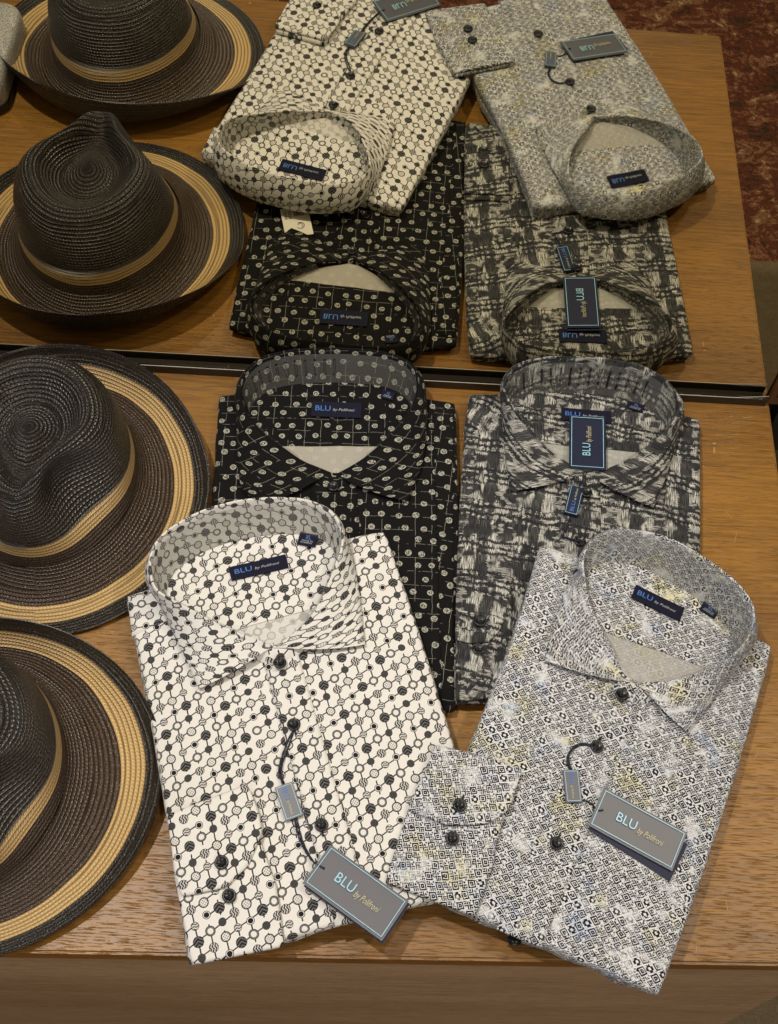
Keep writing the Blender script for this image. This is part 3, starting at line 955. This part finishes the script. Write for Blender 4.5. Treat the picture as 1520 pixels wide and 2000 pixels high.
def make_brush():
    root = thing('dress_shirt', 'black, grey and cream brush-stroke dress shirt with a hang tag inside its collar', 'shirt', (0.195, -0.20, 0), GRP)
    S = Shirt(root, [(916, 768), (1368, 818), (1361, 1372), (887, 1374)], (.018, .018, .016, .016), (.001, .001, .001, .001), .006,
              brush_print('brushed_check_cloth'), brush_print('brushed_cloth_wrong_side', 1.0), 2, bow=(0.010, 0.002, 0, 0.004))
    S.body()
    rg = zz([(655, 655), (590, 618), (500, 560), (400, 450), (325, 350), (292, 290), (285, 240), (312, 190), (370, 152), (450, 134), (560, 128), (680, 131), (800, 145),
             (920, 175), (1000, 220), (1050, 270), (1078, 320), (1066, 390), (1030, 450), (950, 522), (860, 585), (760, 632), (662, 656)], 2.303, 860, 640)
    S.collar(rg, zz([(315, 732), (300, 640), (287, 520), (277, 400), (277, 320)], 2.303, 860, 640), zz([(960, 808), (1005, 700), (1045, 580), (1072, 470), (1083, 380)], 2.303, 860, 640),
             0.031, 0.062, neck=0.84, seam=0.34, slots=M_clear_slots)
    S.patch('placket', [(1098, 945), (1172, 948), (1178, 1370), (1084, 1370)], 0.0013, S.mat, ushift=(0.05, 0.043))
    S.patch('front_yoke', [(917, 776), (985, 770), (985, 838), (905, 848)], 0.0010, S.mat, rot=0.35, n=(14, 12))
    S.flap('cuff', [(892, 1124), (1000, 1123), (1000, 1362), (890, 1368)], 0.001, 0.0055, rot=0.1, ushift=(.02, .21))
    S.flap('cuff_tab', [(892, 1132), (1000, 1130), (985, 1212), (975, 1232), (955, 1252), (925, 1256), (889, 1249)], 0.0058, 0.009, rot=0.05, ushift=(.12, .09))
    S.button(1145, 962, 0.004)
    S.button(1132, 1057, 0.0028, hole=(2, -12))
    S.button(938, 1214, 0.0098, hole=(1, -14))
    S.button(934, 1268, 0.0062)
    S.label_patch('neck_label', [(1097, 796), (1193, 803), (1194, 828), (1096, 819)], BLU(.08, .38, .43, .86))
    S.label_patch('size_label', [(1229, 783), (1261, 791), (1255, 806), (1224, 796)], SIZE('XL'))
    return S

def make_circles():
    root = thing('dress_shirt', 'white dress shirt printed with black and grey linked circles', 'shirt', (-0.085, -0.42, 0), GRP)
    S = Shirt(root, [(244, 1163), (752, 1034), (962, 1728), (367, 1886)], (.029, .040, .034, .029), (.002, .020, .004, .002), .010,
              circles_print('linked_circles_cloth'), circles_print('circles_cloth_wrong_side', 0.62), 3, bow=(0.004, 0.004, 0.0, -0.003))
    S.body()
    rg = zz([(875, 850), (600, 740), (430, 650), (300, 580), (228, 520), (205, 420), (215, 330), (270, 240), (380, 160), (520, 92), (700, 47), (900, 31), (1050, 41), (1160, 80),
             (1230, 140), (1263, 220), (1262, 300), (1240, 370), (1200, 480), (1125, 640), (1050, 735), (960, 812), (884, 852)], 2.815, 220, 960)
    S.collar(rg, [(388, 1345), (366, 1292), (350, 1262), (334, 1228), (314, 1187), (302, 1155)], [(714, 1258), (708, 1216), (702, 1159), (694, 1113), (684, 1072)],
             0.053, 0.080, neck=0.86, seam=0.24)
    S.patch('placket', [(510, 1272), (578, 1262), (728, 1790), (655, 1810)], 0.0022, S.mat, ushift=(0.043, 0.021))
    S.patch('front_yoke', [(250, 1166), (318, 1144), (335, 1208), (258, 1244)], 0.0010, S.mat, rot=0.5, n=(14, 12))
    S.flap('cuff', [(330, 1588), (484, 1529), (508, 1640), (540, 1728), (556, 1847), (374, 1884), (338, 1700)], 0.001, 0.0075, rot=-0.02, ushift=(.02, .21))
    S.flap('cuff_tab', [(326, 1590), (484, 1530), (505, 1585), (512, 1622), (490, 1678), (484, 1690), (440, 1732), (354, 1750), (340, 1700)], 0.0079, 0.0122, rot=0.0, ushift=(.12, .09))
    S.button(547, 1295, 0.007)
    S.button(574, 1416, 0.0028, hole=(3, 14))
    S.button(628, 1612, 0.0028, hole=(2, 14))
    S.button(433, 1685, 0.0128, hole=(-6, -18))
    S.button(448, 1750, 0.0084)
    S.label_patch('neck_label', [(447, 1107), (557, 1083), (565, 1107), (453, 1134)], BLU(.08, .38, .43, .86))
    S.label_patch('size_label', [(588, 1039), (624, 1045), (614, 1068), (579, 1062)], SIZE('XL'))
    return S

def make_maze():
    root = thing('dress_shirt', 'black and white maze print dress shirt with faint yellow and blue blotches', 'shirt', (0.19, -0.41, 0), GRP)
    S = Shirt(root, [(1055, 1060), (1510, 1262), (1288, 1946), (782, 1728)], (.046, .020, .034, .036), (.020, .001, .004, .004), .012,
              maze_print('maze_cloth'), maze_print('maze_cloth_wrong_side', 0.72), 5, bow=(0.008, 0.004, 0.0, -0.010))
    S.body()
    rg = zz([(780, 905), (700, 862), (640, 730), (565, 590), (512, 450), (490, 330), (487, 240), (512, 180), (560, 132), (640, 97), (740, 95), (850, 110), (980, 152), (1100, 222), (1220, 302),
             (1310, 382), (1370, 460), (1395, 540), (1382, 620), (1340, 700), (1280, 760), (1200, 810), (1080, 862), (950, 897), (790, 908)], 2.714, 960, 1000)
    S.collar(rg, zz([(282, 782), (330, 610), (372, 460), (425, 345), (478, 250)], 2.714, 960, 1000), zz([(1040, 1165), (1105, 1080), (1210, 950), (1315, 800), (1390, 655)], 2.714, 960, 1000),
             0.054, 0.074, neck=0.85, seam=0.34)
    S.patch('placket', [(1175, 1345), (1255, 1370), (1058, 1850), (970, 1815)], 0.0012, S.mat, ushift=(0.05, 0.043))
    S.flap('cuff', [(851, 1454), (1010, 1500), (985, 1600), (969, 1647), (966, 1679), (930, 1790), (752, 1722), (797, 1580)], 0.001, 0.0065, rot=0.3, ushift=(.02, .21))
    S.flap('cuff_tab', [(851, 1453), (950, 1477), (1021, 1501), (996, 1578), (969, 1599), (941, 1610), (872, 1610), (797, 1581)], 0.0070, 0.0105, rot=0.3, ushift=(.12, .09))
    S.button(1214, 1357, 0.007)
    S.button(1166, 1459, 0.0028, hole=(6, -14))
    S.button(1087, 1648, 0.0028, hole=(5, -14))
    S.button(898, 1573, 0.0112, hole=(6, -15))
    S.button(884, 1638, 0.0072)
    # side of a button showing under the hem
    b = S.on(1005, 1836, -0.022)
    V = []; n = 20
    for rr, dzz in ((0, -.0022), (.0058, -.0022), (.006, 0), (.0058, .0022), (0, .0022)):
        for k in range(n):
            a = 2 * PI * k / n; V.append(b + np.array([rr * math.cos(a), rr * math.sin(a) * .8, dzz]))
    mesh('button', V, gridf(5, n, closed=True), M_button, root)
    S.label_patch('neck_label', [(1242, 1141), (1338, 1188), (1328, 1213), (1234, 1167)], BLU(.08, .38, .43, .86))
    S.label_patch('size_label', [(1376, 1176), (1409, 1192), (1393, 1209), (1366, 1187)], SIZE('XL'))
    return S

DOT = make_dots(); BRU = make_brush(); CIR = make_circles(); MAZ = make_maze()

# ------------------------------------------------------------------ hang tags
TG = 'hang tags corded to the shirts'
def hang_tag(S, label, big, small, cord_pts, dzb, dzs, cardmat, big_z=None, second=True, rot2=-0.06):
    Q = [S.on(x, y, dzb if np.ndim(dzb) == 0 else dzb[i]) for i, (x, y) in enumerate(big)] if big_z is None else [at(x, y, z) for (x, y), z in zip(big, big_z)]
    c0 = sum(Q) / 4
    root = thing('hang_tag', label, 'hang tag', tuple(c0), TG)
    fr, w, h = frame_of(*Q)
    cd = card('card', fr, w, h, 0.0008, cardmat, root, bow=0.0006)
    border('border', fr, w, h, h * 0.055, 0.0006, M_cyan, cd, lift=0.0009)
    lettering('lettering', 'BLU', fr, (.245 * w, .42 * h, .475 * w, .64 * h), M_cyan, cd, lift=0.0009)
    lettering('lettering', 'by Polifroni', fr, (.50 * w, .345 * h, .805 * w, .54 * h), M_gold, cd, shear=0.32, lift=0.0009)
    if second:
        O, ex, ey, n = fr
        card('rear_card', (O - n * 0.0026, ex, ey, n), w, h, 0.0008, M_cardnavy, root, off=(0.002, -0.002 if rot2 else -0.0008), rot=rot2)
    # eyelet
    O, ex, ey, n = fr
    e = O + ex * (.085 * w) + ey * (.62 * h) + n * 0.0012 if cord_pts[-1] is None else None
    q = [S.on(x, y, dzs) for x, y in small]
    f2, w2, h2 = frame_of(*q)
    sd = card('seal', f2, w2, h2, 0.0032, cardmat, root)
    border('border', f2, w2, h2, h2 * 0.07, 0.0004, M_cyan, sd, lift=0.0003)
    lettering('lettering', 'BLU', f2, (.10 * w2, .36 * h2, .44 * w2, .64 * h2), M_blue, sd, lift=0.0004)
    lettering('lettering', 'by Polifroni', f2, (.48 * w2, .34 * h2, .90 * w2, .54 * h2), M_gold, sd, shear=0.3, lift=0.0004)
    for seg in cord_pts:
        P = []
        for x, y, dz in seg:
            P.append(S.on(x, y, dz))
        tube('cord', P, 0.00075, M_cord, root, twist=0.5)
    return root
hang_tag(CIR, 'grey-sheened BLU hang tag at the front edge, corded to the white circles shirt', [(646, 1651), (799, 1758), (746, 1840), (591, 1723)],
         [(571, 1527), (593, 1594), (558, 1601), (536, 1538)],
         [[(574, 1424, .005), (562, 1448, .003), (549, 1484, .0025), (545, 1510, .003), (552, 1530, .003)], [(576, 1420, .004), (566, 1452, .003), (553, 1486, .0025), (549, 1512, .003), (555, 1530, .003)],
          [(575, 1596, .003), (580, 1622, .002), (590, 1650, .002), (606, 1676, .004), (622, 1690, .008), (634, 1696, .0085)], [(579, 1596, .003), (586, 1626, .002), (594, 1650, .002), (612, 1682, .004), (634, 1697, .0085)]],
         (0.006, 0.007, 0.012, 0.010), 0.0055, M_card_sheen, rot2=0.0)
hang_tag(MAZ, 'grey-sheened BLU hang tag lying on the chest of the black and white maze shirt', [(1181, 1539), (1344, 1626), (1312, 1702), (1148, 1610)],
         [(1130, 1502), (1137, 1564), (1107, 1569), (1100, 1505)],
         [[(1166, 1462, .005), (1142, 1452, .002), (1122, 1458, .002), (1108, 1480, .0025), (1113, 1504, .003)], [(1168, 1464, .005), (1142, 1455, .002), (1118, 1464, .002), (1110, 1484, .0025), (1117, 1504, .003)],
          [(1124, 1567, .003), (1140, 1563, .002), (1156, 1570, .003), (1166, 1582, .006), (1178, 1582, .0088)]],
         0.007, 0.0055, M_card_sheen, rot2=-0.075)
hang_tag(BRU, 'dark BLU hang tag tucked upright inside the collar of the brush-stroke shirt', [(1110, 916), (1114, 812), (1181, 815), (1185, 916)],
         [(1101, 1000), (1116, 946), (1141, 950), (1129, 1008)],
         [[(1140, 922, .016), (1139, 936, .013), (1132, 950, .007)], [(1115, 1004, .003), (1108, 1028, .0025), (1100, 1046, .0025), (1114, 1052, .003), (1132, 1058, .0055)]],
         0.0, 0.006, M_cardnavy, big_z=(0.036, 0.031, 0.033, 0.037), rot2=0.0)

# price ticket behind the collar of the circles shirt, seen in the mirror
P_ = [np.array([x, y, DOT.ztop((x, y, 0)) + 0.006]) for x, y in ((-0.136, -0.2095), (-0.107, -0.2145), (-0.092, -0.176), (-0.124, -0.166))]
tk = thing('price_ticket', 'small white price ticket lying on the black dotted shirt, seen in the mirror', 'price tag', tuple(sum(P_) / 4))
fr, w, h = frame_of(P_[0], P_[1], P_[2], P_[3])
fr = (fr[0], fr[1], fr[2], np.array([0, 0, 1.0]))
tc = card('ticket', fr, w, h, 0.0006, M_white, tk)
O, ex, ey, n = fr
V, Fc = [], []
xx = .45 * w
for k in range(11):
    bw = random.choice((.0004, .0007, .0010)); 
    for x, y in ((xx, .68 * h), (xx + bw, .68 * h), (xx + bw, .82 * h), (xx, .82 * h)): V.append(O + ex * x + ey * y + n * 0.0005)
    Fc.append(tuple(range(len(V) - 4, len(V)))); xx += bw + 0.0005
mesh('barcode', V, Fc, M_ink, tc, smooth=False)
V, Fc = [], []
for r_ in range(4):
    for k in range(2):
        x, y = (.10 + .15 * k) * w, (.62 + .07 * r_) * h
        for a, b in ((0, 0), (.10 * w, 0), (.10 * w, .03 * h), (0, .03 * h)): V.append(O + ex * (x + a) + ey * (y + b) + n * 0.0005)
        Fc.append(tuple(range(len(V) - 4, len(V))))
mesh('printed_lines', V, Fc, M_ink, tc, smooth=False)
# round swirl mark on the ticket
def arcs():
    V, Fc = [], []
    c = O + ex * .60 * w + ey * .34 * h + n * 0.0006
    for r0, a0, a1, wd in ((.0042, -2.6, 2.2, .0006), (.0026, -1.2, 2.9, .0005)):
        b0 = len(V)
        for k in range(16):
            a = a0 + (a1 - a0) * k / 15
            for rr in (r0, r0 + wd): V.append(c + ex * rr * math.cos(a) + ey * rr * math.sin(a))
        Fc += [(b0 + 2 * k, b0 + 2 * k + 1, b0 + 2 * k + 3, b0 + 2 * k + 2) for k in range(15)]
    mesh('printed_mark', V, Fc, M_ink, tc, smooth=False)
arcs()

# ------------------------------------------------------------------ hats
BLK, TAN, BRN = (0.0215, 0.0170, 0.0130), (0.66, 0.44, 0.18), (0.058, 0.034, 0.020)
def hat(label, cx, cy, front, bx, by, H=0.139, seed=0.0, lift=0.0, tilt=0.0, back_up=0.052):
    root = thing('straw_hat', label, 'hat', (cx, cy, 0), 'striped straw trilby hats')
    n = 180
    A, B = 0.088, 0.101                                  # crown half axes, across and front to back
    rows = []
    th = np.linspace(0, 2 * PI, n, endpoint=False)
    fc = np.cos(th)                                      # 1 at the front of the hat
    def place(x, y, z): return np.stack([x, y, z], 1)
    crown = []
    for k in np.linspace(0.0, 1, 96):
        al = (1e-7 + (1 - 1e-7) * (k ** 3.2 if k < 0.55 else 0.55 ** 3.2 + (1 - 0.55 ** 3.2) * ((k - 0.55) / 0.45) ** 1.5)) * PI / 2
        r = math.sin(al) ** (2 / 4.6); zf = max(math.cos(al), 0) ** (2 / 4.6)
        x = A * r * (1 - 0.10 * zf) * np.sin(th); y = -B * r * (1 - 0.09 * zf) * np.cos(th)
        x = x * (1 - 0.22 * zf * np.clip(fc, 0, 1) ** 1.6)
        z = 0.030 + (H * (1 + 0.03 * fc * r) - 0.030) * zf
        wt = np.clip((z - 0.075) / 0.03, 0, 1); wt = wt * wt * (3 - 2 * wt)
        yy = (y + 0.006) / 0.068
        aw = 0.050 * (1 - 0.55 * np.clip(-yy, 0, 1.2))
        rho = np.sqrt((x / aw) ** 2 + yy ** 2)
        z = z - wt * (0.036 * np.exp(-(rho / 0.92) ** 5) - 0.016 * np.exp(-(rho / 0.46) ** 2))
        for sg in (1, -1):
            g2 = np.exp(-(((x - sg * 0.061) / 0.036) ** 2 + ((y + 0.064) / 0.036) ** 2 + ((z - 0.108) / 0.040) ** 2))
            x = x - sg * 0.027 * g2; y = y + 0.016 * g2; z = z - 0.004 * g2
        crown.append(place(x, y, z))
    brim = []
    for k in np.linspace(0, 1, 46):
        # flare then brim
        w = k ** 1.0
        ex, ey = bx, by
        x = (A + (ex - A) * w) * np.sin(th); y = -(B + (ey - B) * w) * np.cos(th)
        fl = 0.030 * math.exp(-k * 5.2)
        wb = np.clip(-fc, 0, 1) ** 1.1; curl = k ** 2.6
        y = y - wb * 0.016 * k ** 3 * np.sign(y); x = x * (1 - 0.05 * wb * k ** 3)
        side = np.abs(np.sin(th)) ** 2
        z = 0.0035 + fl + curl * (wb * back_up + side * 0.014) + 0.0015 * np.sin(3 * th + seed) * k
        brim.append(place(x, y, z))
    rot = _rz(front)
    ct, st = math.cos(tilt), math.sin(tilt)
    Rt = np.array([[1, 0, 0], [0, ct, -st], [0, st, ct]])
    def build(name, L, mat, v0=0.0):
        V = np.concatenate(L) @ (Rt @ rot).T if False else np.concatenate([l @ rot.T @ Rt.T for l in L])
        V = V + np.array([cx, cy, lift])
        me = np.r_[0, np.cumsum([np.linalg.norm(L[i + 1] - L[i], axis=1).mean() for i in range(len(L) - 1)])] + v0
        U = []
        V2 = V.reshape(len(L), n, 3)
        Vs = np.concatenate([V2, V2[:, :1]], 1).reshape(-1, 3)
        for i in range(len(L)):
            rad = np.linalg.norm(L[i][:, :2], axis=1).mean()
            rq = max(0.02, round(rad / 0.02) * 0.02)
            for k in range(n + 1): U.append((k / n * 2 * PI * rq, me[i]))
        o = mesh(name, Vs, gridf(len(L), n + 1), mat, root, uv=U)
        return o, me
    cl = np.r_[0, np.cumsum([np.linalg.norm(crown[i + 1] - crown[i], axis=1).mean() for i in range(len(crown) - 1)])][-1]
    bl = np.r_[0, np.cumsum([np.linalg.norm(brim[i + 1] - brim[i], axis=1).mean() for i in range(len(brim) - 1)])][-1]
    mc = straw('crown_straw', [(0, BLK), (cl - 0.034, TAN), (cl - 0.016, BRN), (cl, BRN)])
    mb = straw('brim_straw', [(0, BRN), (bl - 0.0355, TAN), (bl - 0.0165, BLK), (bl, BLK)])
    build('crown', crown, mc)
    # brim with an underside
    under = [b - np.array([0, 0, 0.0025]) for b in brim[::-1]]
    build('brim', brim + under, mb)
    return root
hat('dark straw hat with tan stripes, nearest the mirror', -0.329, -0.163, 0.05, 0.157, 0.160, seed=0.4, tilt=0.0)
hat('dark straw hat with tan stripes at the front edge, overlapping the hat behind it', -0.345, -0.464, 0.20, 0.168, 0.151, seed=2.0, lift=0.006, tilt=0.0)
# pale glitter cap outside the frame to the left, seen in the mirror
def cap():
    m = Mat('silver_glitter_cloth'); x, y, z = m.obj()
    nn = m.noise(x, y, z, scale=900, detail=2)
    m.color(m.mix(nn.step(0.4, 0.66), (0.20, 0.20, 0.20), (0.72, 0.72, 0.70))); m.set(rough=0.35, spec=0.6); m.bump(nn, 0.001, 0.8)
    root = thing('glitter_clutch', 'pale silver glitter clutch lying left of the hats, seen in the mirror corner', 'clutch bag', (-0.53, -0.40, 0))
    pts = []
    cx0, cy0, hw, hh, r = -0.578, -0.43, 0.10, 0.075, 0.02
    for sx, sy, a0 in ((1, 1, 0), (-1, 1, PI / 2), (-1, -1, PI), (1, -1, 1.5 * PI)):
        for k in range(9):
            a = a0 + k / 8 * PI / 2
            pts.append((cx0 + sx * (hw - r) + r * math.cos(a), cy0 + sy * (hh - r) + r * math.sin(a)))
    P = np.array(pts); c = P.mean(0); V = []; N = len(P)
    prof = ((0.96, 0.001), (1.0, 0.008), (1.0, 0.036), (0.985, 0.044), (0.95, 0.048), (0.6, 0.051), (0.02, 0.052))
    for s, zz_ in prof:
        for p in P: V.append((*(c + (p - c) * s), zz_))
    mesh('clutch_body', V, gridf(len(prof), N, closed=True), m.m, root)
    prof = ((0.99, 0.0), (1.012, 0.004), (1.014, 0.012), (1.002, 0.014))
    V = [(*(c + (p - c) * s), zz_) for s, zz_ in prof for p in P]
    mesh('base_trim', V, gridf(len(prof), N, closed=True), M_dark, root)
cap()

# ------------------------------------------------------------------ light
def spot(name, loc, target, power, size, col, angle=70, blend=0.6):
    l = bpy.data.lights.new(name, 'SPOT'); l.energy = power; l.shadow_soft_size = size; l.color = col
    l.spot_size = math.radians(angle); l.spot_blend = blend
    o = bpy.data.objects.new(name, l); COL.objects.link(o); o.location = loc
    d = Vector(target) - Vector(loc); o.rotation_euler = d.to_track_quat('-Z', 'Y').to_euler()
    return o
WARM = (1.0, 0.88, 0.72)
spot('ceiling_lamp', (-0.62, -0.22, 2.15), (0.0, -0.50, 0), 108, 0.04, (1.0, 0.945, 0.87), 52, 0.9)
spot('ceiling_lamp', (0.30, -0.14, 2.2), (0.1, -0.48, 0), 24, 0.05, WARM, 60, 0.9)
spot('ceiling_lamp', (1.12, -0.10, 2.15), (0.38, -0.54, 0), 58, 0.05, WARM, 52, 0.9)
spot('ceiling_lamp', (1.2, -1.65, 2.15), (0.1, -0.55, -0.1), 30, 0.06, WARM, 90)
spot('ceiling_lamp', (-0.6, -1.62, 2.15), (0.0, -0.55, -0.1), 26, 0.06, WARM, 90)
al = bpy.data.lights.new('cool_fill', 'AREA'); al.energy = 2.2; al.size = 0.5; al.color = (0.42, 0.56, 1.0)  # area lamp standing in for an unseen bluish source at the left
ao = bpy.data.objects.new('cool_fill', al); COL.objects.link(ao); ao.location = (-1.8, -0.55, 0.75)
ao.rotation_euler = (Vector((0, -0.4, 0)) - Vector((-1.8, -0.55, 0.75))).to_track_quat('-Z', 'Y').to_euler()

fl = bpy.data.lights.new('front_fill', 'AREA'); fl.energy = 9; fl.size = 1.2; fl.color = (1.0, 0.96, 0.91)  # added low fill lamp, brightens the front panel and other front faces
fo = bpy.data.objects.new('front_fill', fl); COL.objects.link(fo); fo.location = (0.3, -2.7, 0.55)
fo.rotation_euler = (Vector((0, -0.5, -0.05)) - Vector((0.3, -2.7, 0.55))).to_track_quat('-Z', 'Y').to_euler()
wd = bpy.data.worlds.new('World'); sc.world = wd; wd.use_nodes = True
bg = wd.node_tree.nodes['Background']; bg.inputs[0].default_value = (1.0, 0.88, 0.74, 1); bg.inputs[1].default_value = 0.10

sc.view_settings.view_transform = 'Standard'; sc.view_settings.look = 'None'; sc.view_settings.gamma = 1
sc.view_settings.use_curve_mapping = False; sc.view_settings.exposure = 0.0
sc.render.engine = 'CYCLES'
sc.cycles.use_denoising = True
sc.cycles.max_bounces = 8; sc.cycles.transparent_max_bounces = 12
